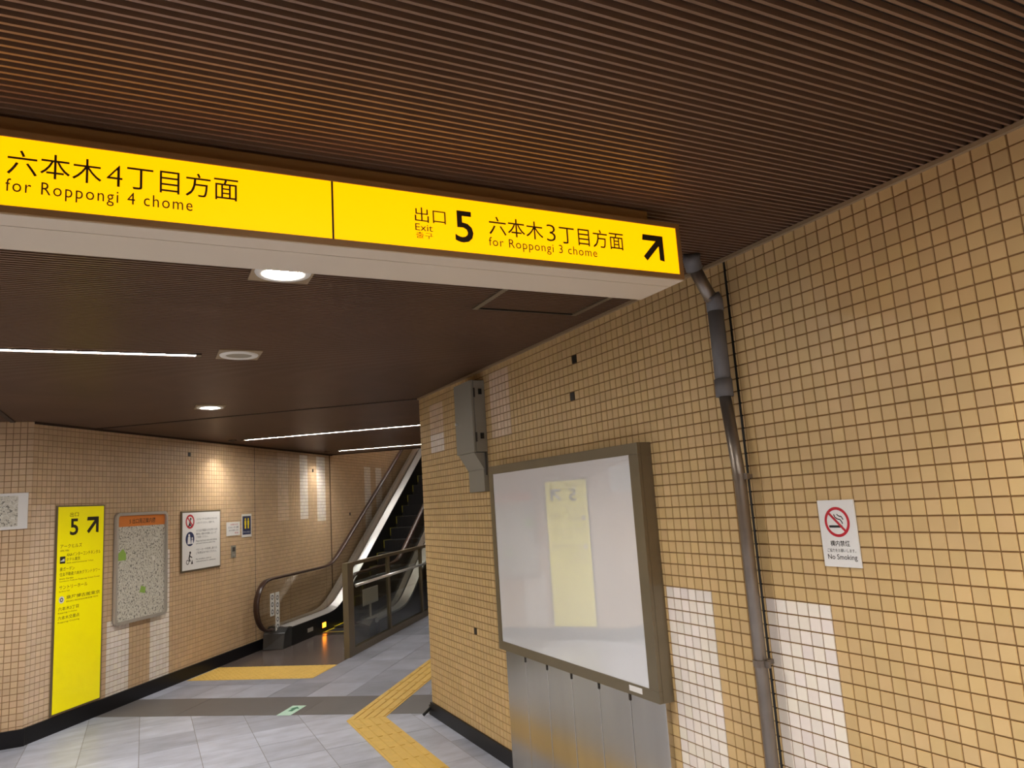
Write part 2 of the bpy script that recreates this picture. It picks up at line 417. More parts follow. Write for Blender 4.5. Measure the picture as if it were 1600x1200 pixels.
f_ = field.build('slat_field', 'slat', ce); f_['kind'] = 'stuff'
lb = MB().box(SB+.0, 11.15, -NC-.1, -NL+.1, H+.016, H+.12)
lb.box(11.15, 17.1, -NC-.1, 3.5, H+.016, H+.12)
o = lb.build('ceiling_backing', 'ceiling_back', ce); o.rotation_euler = (0, 0, TH)
fl = MB(); s = SB+.03
while s < 11.13:
    fl.box(s, s+.0075, -NC, -NL, H, H+.017); s += SP
o = fl.build('slat_field', 'slat', ce); o.rotation_euler = (0, 0, TH); o['kind'] = 'stuff'
o = MB().box(SB-.005, SB+.02, -NC, -NL, H-.006, H+.016).build('slat_joint', 'ceiling_trim', ce); o.rotation_euler = (0, 0, TH)
o = MB().box(11.13, 11.17, -NC, -NL, H-.01, H+.35).build('opening_edge', 'ceiling_trim', ce); o.rotation_euler = (0, 0, TH)
MB().box(-1.02, -0.985, 5.0, YF, H-.008, H+.0).build('slat_joint', 'ceiling_trim', ce)
# sloping ceiling of the escalator shaft
sh = MB(); sh.loft([[(11.15, 3.5, 4.2), (11.15, 5.25, 4.2), (11.15, 5.25, 4.3), (11.15, 3.5, 4.3)], [(17.1, 3.5, 6.6), (17.1, 5.25, 6.6), (17.1, 5.25, 6.7), (17.1, 3.5, 6.7)]])
o = sh.build('ceiling_shaft', 'plain_wall'); o.rotation_euler = (0, 0, TH); tag(o, 'sloping ceiling above the escalator', 'ceiling', kind='structure')
o = MB().box(11.02, 11.15, 3.5, 5.25, H+.12, 4.3).build('wall_header', 'plain_wall'); o.rotation_euler = (0, 0, TH)
tag(o, 'wall above the opening where the escalator leaves the hall', 'wall', kind='structure')

# ------------------------------------------------------------------ floor
fo = thing('floor', 'grey slate tile floor with a darker band across the hall', 'floor', (0, 0, 0), 0, kind='structure')
MB().box(-4, 2.3, -3, YF+.2, -.1, -.0015).build('screed', 'joint', fo)
o = MB().box(5.2, 17.1, -NC-.1, -NL+.1, -.1, -.002).build('screed', 'joint', fo); o.rotation_euler = (0, 0, TH)
BA0, BA1 = 6.05, 6.62
g = 0.0025
rest = MB()
def lay(poly_world, mat_, mbrest):
    if len(poly_world) < 3 or area(poly_world) < 0.002: return
    cx = sum(p[0] for p in poly_world)/len(poly_world); cy = sum(p[1] for p in poly_world)/len(poly_world)
    mb = MB(); loc = [(p[0]-cx, p[1]-cy) for p in poly_world]
    if area(loc) and sum(loc[i][0]*loc[(i+1) % len(loc)][1]-loc[(i+1) % len(loc)][0]*loc[i][1] for i in range(len(loc))) < 0: loc.reverse()
    if inframe((cx, cy, 0), 120):
        mb.prism(loc, -.012, random.uniform(-.0006, .0006)); o = mb.build('floor_tile', mat_, fo); o.location = (cx, cy, 0)
    else:
        mbrest.prism([(p[0]+cx, p[1]+cy) for p in loc], -.012, 0)
i = 0
for ix in range(-10, 7):
    for iy in range(-24, 6):
        x0, y0 = -0.415+ix*.4, 6.43+iy*.4
        q = [(x0+g, y0+g), (x0+.4-g, y0+g), (x0+.4-g, y0+.4-g), (x0+g, y0+.4-g)]
        q = clip(q, Ld.x, Ld.y, BA0-g)
        if q: q = clip(q, 0, 1, YF) if x0+.2 < XB else clip(q, -Ln.x, -Ln.y, -NL)
        q = clip(q, 1, 0, W) if q else q
        q = clip(q, -1, 0, 4.0) if q else q; q = clip(q, 0, -1, 3.0) if q else q
        if q: lay(q, 'stone', rest)
def lpoly(s0, s1, n0, n1):
    return [tuple(Lp(a_, b_)[:2]) for a_, b_ in ((s0, n0), (s1, n0), (s1, n1), (s0, n1))]
n = NL-.39
while n < NC:
    q = lpoly(BA0+g, BA1-g, max(n+g, NL), min(n+1.2-g, NC)); lay(q, 'dark_stone', rest); n += 1.2
n = -3.37-.4*5
while n < NC:
    s = BA1
    while s < 16.8:
        a0, a1, b0, b1 = s+g, s+.5-g, max(n+g, NL), min(n+.4-g, NC)
        s += .5
        if b1-b0 < .02: continue
        if n+.2 < -3.62 and a0 > 7.9: continue
        if n+.2 < -3.62 and a0 > 7.5: a1 = min(a1, 7.93)
        lay(lpoly(a0, a1, b0, b1), 'stone_l', rest)
    n += .4
o = rest.build('tile_field', 'stone', fo); o['kind'] = 'stuff'
o = MB().box(7.94, 10.0, 3.66, 5.12, -.003, 0.001).build('landing_plate', 'landing', fo); o.rotation_euler = (0, 0, TH)

# tactile paving: guiding bars that turn a corner
XA0, XA1 = 1.482, 1.782; NA0, NA1 = -2.632, -2.332
Pout = Vector((XA0, (XA0*math.cos(A)-NA0)/math.sin(A))); Pin = Vector((XA1, (XA1*math.cos(A)-NA1)/math.sin(A)))
md_ = Pin-Pout; mn = Vector((-md_.y, md_.x)); mn = mn if mn.y > 0 else -mn; mc = mn.dot(Pout)
tp = thing('tactile_path', 'yellow raised-bar tactile path turning a sharp corner on the grey floor', 'tactile paving')
def tactile_tile(parent, base, bars, z=0.003):
    def ccw(p): return p if sum(p[i][0]*p[(i+1) % len(p)][1]-p[(i+1) % len(p)][0]*p[i][1] for i in range(len(p))) > 0 else p[::-1]
    if len(base) < 3 or area(base) < .002: return
    t = MB().prism(ccw(base), -.01, z).build('tactile_tile', 'tactile', parent)
    for b_ in bars:
        if len(b_) >= 3 and area(b_) > .0004: MB().prism(ccw(b_), z, z+.005).build('bar', 'tactile', t, bevel=.002)
yy = Pout.y
for k in range(11):
    y1, y0 = yy-.3*k, yy-.3*(k+1)
    sq = lambda x0, x1, y0, y1: clip([(x0, y0), (x1, y0), (x1, y1), (x0, y1)], mn.x, mn.y, mc-.001)
    bars = []
    for j in range(4):
        cx = XA0+.0375+.075*j; off = .075 if j % 2 else 0
        bars.append(sq(cx-.019, cx+.019, y0+.012, y1-.012))
    tactile_tile(tp, sq(XA0+.001, XA1-.001, y0+.001, y1-.001), bars)
ss = Ld.dot(Vector((Pout.x, Pout.y, 0)))-.0
for k in range(-1, 14):
    s0, s1 = ss+.3*k, ss+.3*(k+1)
    def sq2(n0, n1, a0, a1): return clip([tuple(Lp(a0, n0)[:2]), tuple(Lp(a1, n0)[:2]), tuple(Lp(a1, n1)[:2]), tuple(Lp(a0, n1)[:2])], -mn.x, -mn.y, -mc-.001)
    bars = [sq2(NA0+.0375+.075*j-.019, NA0+.0375+.075*j+.019, s0+.012, s1-.012) for j in range(4)]
    tactile_tile(tp, sq2(NA0+.001, NA1-.001, s0+.001, s1-.001), bars)
tw = thing('tactile_warning_band', 'yellow dotted tactile band in front of the escalator landing', 'tactile paving', (0, 0, 0), TH)
dome = MB()
for a_ in range(5):
    for b_ in range(5):
        cx, cy = .03+.06*a_, .03+.06*b_
        dome.lathe([(.0125, .003), (.010, .007), (.0, .008)], cx, cy, 8)
dme = dome.mesh('domes', 'tactile')
base = MB().box(.001, .289, .001, .299, -.01, .003).mesh('tactile_tile', 'tactile')
for i in range(2):
    for j in range(5):
        t = inst(base, 'tactile_tile', tw, (7.33+.3*i, 3.64+.29*j+.01, 0)); t.scale = (1.03, .97, 1)
        d = inst(dme, 'domes', t); d['kind'] = 'stuff'

# ------------------------------------------------------------------ overhead sign
YS = 1.80
sg = thing('overhead_exit_sign', 'long lit yellow exit sign box hanging under the slatted ceiling', 'sign', (0, YS, 0))
XL, XR, ZB, ZT = -1.9, 1.580, 2.358, 2.549
bx = MB(); bx.box(XL, XR, 0.012, .20, ZB+.004, ZT).build('housing', 'sign_frame', sg)
fr = MB(); fr.box(XL, XR, 0, .014, ZT-.016, ZT); fr.box(XL, XR, 0, .014, ZB, ZB+.016); fr.box(XR-.016, XR, 0, .014, ZB+.016, ZT-.016); fr.box(XL, XL+.014, 0, .014, ZB+.016, ZT-.016)
fr.build('face_frame', 'sign_frame', sg)
MB().box(XL, XR, 0.006, .075, ZB-.003, ZB+.004).build('soffit_panel', 'sign_soffit', sg)
MB().box(XL, XR, 0.078, .24, ZB-.003, ZB+.004).build('soffit_panel', 'sign_soffit', sg)
MB().box(XL, XR, 0.2, .24, ZB+.004, ZT).build('back_panel', 'sign_frame', sg)
MB().box(XL, 1.475, 0.03, .17, ZT, H-.008).build('ceiling_mount', 'sign_frame', sg)
MB().box(XL, 1.475, 0.06, .16, H-.008, H).build('ceiling_mount', 'black', sg)
for (a_, b_) in ((XL+.014, 0.4255), (0.4305, XR-.016)):
    MB().box(a_, b_, 0.003, .014, ZB+.016, ZT-.016).build('lit_panel', 'sign_light', sg)
MB().box(0.4255, 0.4305, 0.002, .014, ZB+.012, ZT-.012).build('divider', 'ink', sg)
ty = 0.0018
text(sg, '六本木', -.278, -.098, 2.447, 2.505, ty, 'sign_ink', 0)
text(sg, '4', -.088, -.056, 2.447, 2.499, ty, 'sign_ink', -.012)
text(sg, '丁目方面', -.047, .196, 2.445, 2.505, ty, 'sign_ink', 0)
text(sg, 'for Roppongi 4 chome', -.279, .093, 2.398, 2.437, ty, 'sign_ink', 0, space=1.18)
text(sg, '出口', .653, .744, 2.449, 2.492, ty, 'sign_ink')
text(sg, 'Exit', .653, .704, 2.424, 2.444, ty, 'sign_ink')
text(sg, '출구', .654, .703, 2.402, 2.420, ty, 'sign_ink', 0)
text(sg, '5', .771, .827, 2.403, 2.497, ty, 'sign_ink', .014)
text(sg, '六本木', .877, 1.056, 2.437, 2.493, ty, 'sign_ink', .002)
text(sg, '3', 1.068, 1.099, 2.437, 2.490, ty, 'sign_ink', -.012)
text(sg, '丁目方面', 1.112, 1.348, 2.434, 2.493, ty, 'sign_ink', .002)
text(sg, 'for Roppongi 3 chome', .874, 1.244, 2.394, 2.429, ty, 'sign_ink', 0, space=1.12)
def arrow(parent, x0, x1, z0, z1, y, name='arrow'):
    w_, h_ = x1-x0, z1-z0; t = .17
    P = lambda a, b: (x0+a*w_, z0+b*h_)
    mb = MB()
    mb.slab([P(.02, 1), P(-.02, .77), P(.77, .77), P(1, 1)], y-.0004, y)
    mb.slab([P(1, 1), P(.77, .77), P(.77, 0.04), P(1, .0)], y-.0004, y)
    mb.slab([P(-.01, .13), P(.15, -.03), P(.95, .77), P(.79, .93)], y-.0006, y)
    return mb.build(name, 'sign_ink', parent)
arrow(sg, 1.424, 1.506, 2.412, 2.498, ty)

# ------------------------------------------------------------------ lamps in the ceiling
def plate_ring(parent, hx, hy, r0, r1, lens, lit):
    MB().box(-hx, hx, -hy, hy, -.006, 0).build('plate', 'pale_trim', parent)
    MB().lathe([(r0, -.008), (r0+.004, -.013), (r1-.004, -.013), (r1, -.006)]).build('ring', 'lamp_white', parent, smooth=True)
    MB().lathe([(0, -.0085), (r0+.001, -.0085), (r0+.001, -.0062), (0, -.0062)]).build('lens', lens, parent)
def downlight(x, y, label, lens, rz=0):
    d = thing('downlight', label, 'downlight', (x, y, H), rz, 'square-plate downlights in the slatted ceiling')
    plate_ring(d, .115, .125, .070, .105, lens, True)
    if lens == 'lamp_down':
        ld = bpy.data.lights.new('beam', 'SPOT'); ld.energy = E_BEAM; ld.color = LAMP_COL; ld.spot_size = math.radians(134); ld.spot_blend = .55; ld.shadow_soft_size = .06
        lo = bpy.data.objects.new('beam', ld); COL.objects.link(lo); lo.parent = d; lo.location = (0, 0, -.02)
    return d
downlight(.463, 2.775, 'glowing round downlight nearest behind the yellow overhead sign', 'lamp_down')
downlight(.470, 4.325, 'unlit round downlight at the end of the bright linear lamp', 'lens_off')
downlight(.472, 6.44, 'glowing round downlight farthest off, towards the diagonal tiled wall', 'lamp_down')
downlight(.467, .55, 'glowing round downlight above the viewer, before the yellow overhead sign', 'lamp_down')
downlight(1.35, .25, 'glowing round downlight near the right wall, just behind the viewer', 'lamp_down')
downlight(1.35, -1.9, 'glowing round downlight near the right wall, far behind the viewer', 'lamp_down')
downlight(-1.5, 2.775, 'glowing round downlight off to the left, behind the yellow overhead sign', 'lamp_down')
downlight(-1.5, 5.6, 'glowing round downlight off to the left, near the short tiled wall', 'lamp_down')
def linear(label, loc, rz, x0, x1, lens, half=.022):
    d = thing('linear_lamp', label, 'ceiling lamp', loc, rz, 'long linear ceiling lamps')
    for yy in (-half-.012, half): MB().box(x0-.03, x1+.03, yy, yy+.012, -.0075, 0).build('trim', 'ceiling_trim', d)
    MB().box(x0, x1, -half, half, -.0045, -.001).build('tube', lens, d)
    for xx in (x0-.03, x1): MB().box(xx, xx+.03, -half, half, -.008, -.001).build('end_cap', 'frame_bronze', d)
    return d
linear('bright linear ceiling lamp coming in from the left edge', (0, 4.37, H), 0, -3.2, .245, 'lamp_line')
linear('nearer slanting linear lamp on the ceiling before the escalator', Lp(7.97, 0, H), TH+math.pi/2, 2.3, 4.78, 'lamp_line')
linear('farther slanting linear lamp at the ceiling edge above the escalator', Lp(10.5, 0, H), TH+math.pi/2, 2.3, 4.72, 'lamp_line')
linear('linear ceiling lamp behind the viewer', (0, -1.0, H), 0, -3.2, 1.2, 'lamp_rear')
for s, lb_ in ((7.9, 'small recessed spot washing the tiles above the white rules sign'), (10.49, 'small recessed spot washing the tiles above the escalator handrail'), (13.0, 'small recessed spot washing the tiles up the escalator shaft')):
    zc = H if s < 11 else 4.2+2.4*(13.0-11.15)/5.95
    d = thing('recessed_spot', lb_, 'spotlight', Lp(s, NL+.24, zc), TH, 'recessed spots along the diagonal wall')
    MB().lathe([(.028, -.004), (.030, -.010), (.045, -.010), (.048, 0)]).build('ring', 'ceiling_trim', d, smooth=True)
    MB().lathe([(0, -.003), (.028, -.003), (.028, -.001), (0, -.001)]).build('lens', 'lamp_white', d)
    ld = bpy.data.lights.new('spot_light', 'SPOT'); ld.energy = E_SPOT; ld.color = LAMP_COL; ld.spot_size = math.radians(118); ld.spot_blend = 1.0; ld.shadow_soft_size = .025
    lo = bpy.data.objects.new('spot_light', ld); COL.objects.link(lo); lo.parent = d; lo.location = (0, 0, -.012)
for s in (12.6, 14.6):
    zc = 4.2+2.4*(s-11.15)/5.95
    d = thing('shaft_lamp', 'linear lamp on the sloping ceiling of the escalator shaft' + (', lower one' if s < 13 else ', upper one'), 'ceiling lamp', Lp(s, 0, zc-.06), TH+math.pi/2, 'linear lamps in the escalator shaft')
    MB().box(3.7, 5.0, -.05, .05, 0, .03).build('housing', 'lamp_white', d); MB().box(3.72, 4.98, -.04, .04, -.01, 0).build('tube', 'lamp_shaft', d)

# access hatch in the ceiling behind the sign
ha = thing('ceiling_hatch', 'slatted access hatch with metal edges beside the right wall', 'access hatch', (1.69, 2.9, H))
for xx in (-.28, .275): MB().box(xx-.014, xx+.014, -.55, .21, -.005, .003).build('edge_strip', 'frame_bronze', ha)
MB().box(-.27, .265, .195, .208, -.003, .003).build('joint', 'black', ha)

# ------------------------------------------------------------------ right wall: board, steel cladding, cabinet, pipe, sign
def on_right(name, label, cat, y, z, off=0, group=None): return thing(name, label, cat, (W-off, y, z), -math.pi/2, group)
bd = on_right('display_board', 'large empty white display board in a bronze frame on the right wall', 'display board', 3.59, .75)
hw, hh, dp, fw = .826, 1.155, .08, .052
MB().box(-hw, hw, -dp+.02, -.002, 0, hh).build('casing', 'frame_bronze', bd)
for nm, b_ in (('frame_rail', (-hw, hw, 0, fw)), ('frame_rail', (-hw, hw, hh-fw, hh)), ('frame_stile', (-hw, -hw+fw, fw, hh-fw)), ('frame_stile', (hw-fw-.02, hw, fw, hh-fw))):
    MB().box(b_[0], b_[1], -dp, -dp+.02, b_[2], b_[3]).build(nm, 'frame_bronze', bd, bevel=.002)
MB().box(-hw+fw, hw-fw-.02, -dp+.006, -dp+.0195, fw, hh-fw).build('panel', 'board_white', bd)
lbp = MB().box(.60, .70, -dp-.0008, -dp, .018, .043).build('sticker', 'white_print', bd)
sc = on_right('steel_cladding', 'brushed steel cladding of upright strips below the white board', 'cladding', 3.61, 0)
for k in range(6):
    x0 = -.815+k*.272
    MB().box(x0+.002, x0+.270, -.03, 0, 0, .745).build('panel', 'steel', sc, bevel=.003)
for k in range(1, 6):
    MB().box(-.815+k*.272-.006, -.815+k*.272+.006, -.034, -.03, .70, .742).build('clip', 'dark_grey', sc)
cb = on_right('wall_cabinet', 'small grey metal cabinet high on the wall above the white board', 'cabinet', 4.58, 2.02)
MB().box(-.31, 0, -.085, 0, 0, .50).build('body', 'grey_paint', cb, bevel=.003)
dr = MB().box(-.312, .002, -.105, -.087, -.002, .502).build('door', 'grey_paint', cb, bevel=.004)
MB().tube([(-.27, -.105, .22), (-.27, -.122, .22)], .010, 12).build('knob', 'polished_steel', dr)
for zz in (.09, .40):
    MB().box(.0, .006, -.05, -.025, zz, zz+.04).build('latch', 'black', cb); MB().box(.002, .006, -.088, -.076, zz-.02, zz+.045).build('hinge', 'dark_grey', cb)
cv = MB(); cv.loft([[(-.29, -.10, -.004), (-.01, -.10, -.004), (-.01, 0, -.004), (-.29, 0, -.004)], [(-.29, -.03, -.12), (-.01, -.03, -.12), (-.01, 0, -.12), (-.29, 0, -.12)]])
cv.build('sloped_cover', 'grey_paint', cb)
MB().box(-.275, -.01, -.035, 0, -.27, -.12).build('lower_box', 'grey_paint', cb)
MB().tube([(.0, -.02, -.005), (.0, -.02, -.16)], .006, 8).build('conduit', 'dark_grey', cb)

pp = on_right('drain_pipe', 'grey drain pipe bending off the ceiling and running down the tiled wall', 'pipe', 2.165, 0)
# local: x towards the camera, y into the wall (0 = tile face), z up
ex, ey = -.02, -.055
top = [(0.0, -.165, H), (-.03, -.15, 2.575), (-.04, -.13, 2.53)]
MB().tube([(.012, -.175, H), (-.005, -.165, 2.58), (-.015, -.145, 2.545)], .034, 16).build('elbow', 'pipe_wrap', pp, True)
MB().tube([(-.012, -.15, 2.555), (-.02, -.10, 2.48), (ex, ey, 2.41)], .026, 16).build('inclined_pipe', 'pipe_steel', pp, True)
MB().tube([(ex, ey-.012, 2.445), (ex, ey, 2.425), (ex, ey, 2.38)], .034, 16).build('collar', 'pipe_wrap', pp, True)
MB().tube([(ex, ey, 2.40), (ex, ey, 2.05)], .031, 16).build('sleeve', 'pipe_wrap', pp, True)
MB().tube([(ex, ey, 2.10), (ex, ey, 2.03)], .035, 16).build('collar', 'pipe_wrap', pp, True)
MB().tube([(ex, ey, 2.04), (.012, ey, 1.70), (.012, ey, 0.0)], .024, 16).build('lower_pipe', 'pipe_steel', pp, True)
for zz in (1.71, 1.02, .35):
    ex = .012; c_ = MB(); c_.tube([(ex, ey, zz-.012), (ex, ey, zz+.012)], .028, 16); c_.box(ex+.025, ex+.045, ey-.006, ey+.006, zz-.012, zz+.012); c_.box(ex-.012, ex+.012, ey+.02, 0, zz-.008, zz+.008)
    c_.build('clamp', 'pipe_steel', pp)

ns = on_right('no_smoking_sign', 'white no smoking sign with red circle on the right tiled wall', 'sign', 1.77, 1.383, .0045)
MB().box(-.073, .073, -.003, .003, 0, .224).build('plate', 'white_print', ns)
y_ = -.0034
MB().ring(0, .150, .041, .0505, y_-.0003, y_, 48).build('red_circle', 'red', ns)
MB().stroke([(-.033, .183), (.033, .117)], .008, y_-.0006, y_).build('red_bar', 'red', ns)
cg = MB(); cg.slab([(-.034, .131), (.012, .131), (.012, .139), (-.034, .139)], y_-.0002, y_); cg.slab([(.016, .131), (.020, .131), (.020, .139), (.016, .139)], y_-.0002, y_); cg.build('cigarette', 'ink', ns)
sm_ = MB(); sm_.stroke([(-.010, .176), (-.006, .166), (.004, .160), (.014, .158), (.020, .150), (.022, .144)], .0035, y_-.0002, y_); sm_.stroke([(.002, .176), (.010, .170), (.020, .168), (.026, .158)], .0035, y_-.0002, y_); sm_.build('smoke', 'ink', ns)
text(ns, '構内禁煙', -.038, .040, .069, .088, y_, 'ink', .008)
text(ns, 'ご協力をお願いします。', -.054, .060, .049, .061, y_, 'ink')
text(ns, 'No Smoking', -.055, .062, .020, .042, y_, 'ink', .006)

stp = thing('floor_stop', 'short black rod sticking out at the foot of the tiled corner', 'door stop', (W-.02, Y1+.02, 0))
MB().tube([(0.02, 0, .06), (-.06, -.02, .012)], .012, 8).build('rod', 'black', stp)
MB().box(.005, .03, -.02, .02, 0, .075).build('foot', 'black', stp)

# ------------------------------------------------------------------ left wall: panels and posters
def on_left(name, label, cat, s, z, off=0, group=None): return thing(name, label, cat, Lp(s, NL+off, z), TH, group)
ye = on_left('exit_panel', 'tall yellow exit directory panel standing on the black baseboard', 'sign', 5.841, .14, .004)
MB().box(-.285, .285, -.008, .004, 0, 1.745).build('frame', 'frame_bronze', ye)
MB().box(-.268, .268, -.012, -.008, .012, 1.733).build('panel', 'yellow_panel', ye)
yt = -.0124
Sx = lambda s: s-5.841
Zx = lambda z: z-.14
text(ye, '出口', Sx(5.70), Sx(5.80), Zx(1.785), Zx(1.825), yt, 'sign_ink')
text(ye, '5', Sx(5.705), Sx(5.800), Zx(1.622), Zx(1.768), yt, 'sign_ink', .018)
arrow(ye, Sx(5.905), Sx(6.045), Zx(1.632), Zx(1.778), yt)
rows = [('アークヒルズ', 5.603, 5.85, 1.515, 1.550), ('ARK Hills', 5.603, 5.70, 1.487, 1.503),
        ('ANAインターコンチネンタル', 5.675, 6.075, 1.440, 1.474), ('ホテル東京', 5.675, 5.83, 1.400, 1.432), ('ANA InterContinental Tokyo', 5.675, 5.99, 1.376, 1.391),
        ('泉ガーデン', 5.605, 5.77, 1.320, 1.354), ('住友不動産六本木グランドタワー', 5.605, 6.075, 1.276, 1.308), ('Izumi Garden', 5.605, 5.76, 1.248, 1.262), ('Sumitomo Fudosan Roppongi Grand Tower', 5.605, 6.075, 1.224, 1.240),
        ('サントリーホール', 5.605, 5.925, 1.165, 1.198), ('Suntory Hall', 5.605, 5.72, 1.140, 1.154),
        ('泉屋博古館東京', 5.685, 6.08, 1.076, 1.108), ('SEN-OKU HAKUKOKAN MUSEUM TOKYO', 5.685, 6.06, 1.050, 1.063),
        ('六本木3丁目', 5.60, 5.83, .986, 1.018), ('Roppongi 3 chome', 5.60, 5.81, .958, .974),
        ('六本木交差点', 5.60, 5.84, .910, .942), ('Roppongi Crossing', 5.60, 5.84, .880, .896)]
for t_, a_, b_, c_, d_ in rows: text(ye, t_, Sx(a_), Sx(b_), Zx(c_), Zx(d_), yt, 'sign_ink', .004)
ic = MB().box(Sx(5.603), Sx(5.662), yt-.0002, yt, Zx(1.385), Zx(1.445)).build('hotel_icon', 'ink', ye)
bedm = MB(); bedm.box(Sx(5.61), Sx(5.655), yt-.0005, yt-.0002, Zx(1.402), Zx(1.412)); bedm.slab([(Sx(5.625), Zx(1.412)), (Sx(5.655), Zx(1.412)), (Sx(5.655), Zx(1.426)), (Sx(5.633), Zx(1.422))], yt-.0005, yt-.0002); bedm.build('bed_mark', 'white_print', ic)
em = MB().disc(Sx(5.634), Zx(1.078), .030, yt-.0003, yt).build('round_emblem', 'white_print', ye); MB().ring(Sx(5.634), Zx(1.078), .010, .018, yt-.0005, yt-.0003, 20).build('emblem_ring', 'ink_soft', em)

mp_ = on_left('framed_map', 'framed neighbourhood map with orange header on the diagonal wall', 'map', 6.635, .745, .002)
def rrect(x0, x1, z0, z1, r, n=6):
    P = []
    for cx, cz, a0 in ((x1-r, z0+r, -90), (x1-r, z1-r, 0), (x0+r, z1-r, 90), (x0+r, z0+r, 180)):
        for i in range(n+1):
            a_ = math.radians(a0+90*i/n); P.append((cx+r*math.cos(a_), cz+r*math.sin(a_)))
    return P
outer, inner = rrect(-.378, .378, 0, 1.055, .05), rrect(-.352, .352, .028, 1.027, .03)
MB().slab(outer, -.012, -.001).build('back_plate', 'silver_frame', mp_)
fm = MB(); nn = len(outer)
for i in range(nn):
    j = (i+1) % nn
    for yy0 in (-.036,):
        fm.face([(outer[i][0], yy0, outer[i][1]), (outer[j][0], yy0, outer[j][1]), (inner[j][0], yy0, inner[j][1]), (inner[i][0], yy0, inner[i][1])])
        fm.face([(outer[i][0], yy0, outer[i][1]), (outer[i][0], -.001, outer[i][1]), (outer[j][0], -.001, outer[j][1]), (outer[j][0], yy0, outer[j][1])])
        fm.face([(inner[i][0], yy0, inner[i][1]), (inner[j][0], yy0, inner[j][1]), (inner[j][0], -.013, inner[j][1]), (inner[i][0], -.013, inner[i][1])])
fm.build('frame', 'silver_frame', mp_)
MB().slab([(-.352, .03), (.352, .03), (.352, .92), (-.352, .92)], -.0145, -.012).build('map_sheet', 'map_print', mp_)
MB().box(-.352, .352, -.0145, -.012, .92, 1.025).build('header', 'orange_print', mp_)
text(mp_, '5 出口周辺案内図', -.18, .20, .945, .995, -.0148, 'ink', .006)
MB().slab([(-.34, .60), (-.22, .60), (-.22, .66), (-.26, .71), (-.34, .66)], -.0149, -.0145).build('park_patch', 'green_print', mp_)
MB().slab([(-.02, .27), (.06, .25), (.07, .31), (0, .33)], -.0149, -.0145).build('park_patch', 'green_print', mp_)

ru = on_left('rules_sign', 'white escalator rules sign with three round pictograms, between map and notice', 'sign', 7.636, 1.128, .003)
MB().box(-.37, .37, -.012, 0, 0, .662).build('frame', 'frame_bronze', ru)
MB().box(-.352, .352, -.015, -.012, .018, .644).build('sheet', 'white_print', ru)
y_ = -.0154
MB().ring(-.22, .545, .058, .078, y_-.0003, y_, 36).build('red_circle', 'red', ru); MB().stroke([(-.275, .60), (-.165, .49)], .016, y_-.0005, y_).build('red_bar', 'red', ru)
fg = MB(); fg.disc(-.21, .575, .014, y_-.0002, y_, 14); fg.stroke([(-.215, .56), (-.225, .52), (-.245, .49)], .022, y_-.0002, y_); fg.stroke([(-.225, .52), (-.195, .49)], .016, y_-.0002, y_); fg.build('walking_figure', 'ink', ru)
bc = MB().disc(-.22, .355, .078, y_-.0002, y_, 36).build('blue_circle', 'navy', ru)
fg = MB(); fg.disc(-.235, .395, .016, y_-.0005, y_-.0002, 14); fg.slab([(-.265, .30), (-.205, .30), (-.215, .38), (-.255, .38)], y_-.0005, y_-.0002); fg.disc(-.18, .36, .012, y_-.0005, y_-.0002, 14); fg.slab([(-.2, .30), (-.162, .30), (-.168, .345), (-.192, .345)], y_-.0005, y_-.0002); fg.build('family_figures', 'white_print', bc)
fg = MB(); fg.disc(-.215, .205, .015, y_-.0002, y_, 14); fg.stroke([(-.22, .19), (-.235, .14), (-.215, .11)], .02, y_-.0002, y_); fg.ring(-.26, .105, .018, .026, y_-.0003, y_, 18); fg.stroke([(-.225, .17), (-.18, .15)], .012, y_-.0002, y_); fg.slab([(-.2, .08), (-.165, .08), (-.18, .13)], y_-.0002, y_); fg.build('stroller_figure', 'ink', ru)
for t_, a_, b_, z0_, z1_ in (('エスカレーターの上を歩いたり走ったり', -.10, .29, .555, .582), ('しないでください。危険です。', -.10, .24, .515, .540),
                             ('小さなお子様連れの方は手をつなぎ', -.11, .30, .425, .455), ('黄色い線の内側に立って', -.11, .28, .388, .416), ('ご利用ください。', -.11, .12, .355, .380), ('Please hold hands with small children', -.11, .29, .315, .337), ('and stand inside the yellow lines.', -.11, .26, .285, .307),
                             ('ベビーカーや手押し車での', -.11, .29, .215, .243), ('ご利用はおやめください。', -.11, .28, .180, .207), ('No strollers, carts or', -.11, .18, .115, .135), ('wheelchairs, please.', -.11, .27, .087, .107)):
    text(ru, t_, a_, b_, z0_, z1_, y_, 'ink_soft', .003)

nt_ = on_left('paper_notice', 'small white paper notice with red and blue lines beside the blue poster', 'notice', 8.29, 1.47, .0045)
MB().box(-.147, .147, -.002, 0, 0, .165).build('sheet', 'white_print', nt_)
text(nt_, 'お知らせ', -.06, .10, .125, .145, -.0024, 'red', .004); text(nt_, 'エスカレーター点検', -.11, .11, .088, .112, -.0024, 'navy', .004); text(nt_, 'ご協力をお願いします', -.11, .11, .055, .075, -.0024, 'navy'); text(nt_, '駅長', .03, .11, .022, .040, -.0024, 'red')
bp_ = on_left('blue_poster', 'narrow dark blue poster with yellow figures and white borders', 'poster', 8.59, 1.435, .0045)
MB().box(-.112, .112, -.003, 0, 0, .288).build('sheet', 'white_print', bp_)
MB().box(-.095, .095, -.0034, -.003, .032, .262).build('blue_field', 'navy', bp_)
for cx in (-.032, .036):
    fg = MB()
    fg.disc(cx, .222, .015, -.0038, -.0034, 14); fg.box(cx-.02, cx+.02, -.0038, -.0034, .150, .205); fg.box(cx-.015, cx+.015, -.0038, -.0034, .105, .150)
    fg.build('yellow_figure', 'yellow_print', bp_)
text(bp_, '手すりにつかまろう', -.08, .08, .05, .075, -.0038, 'white_print')
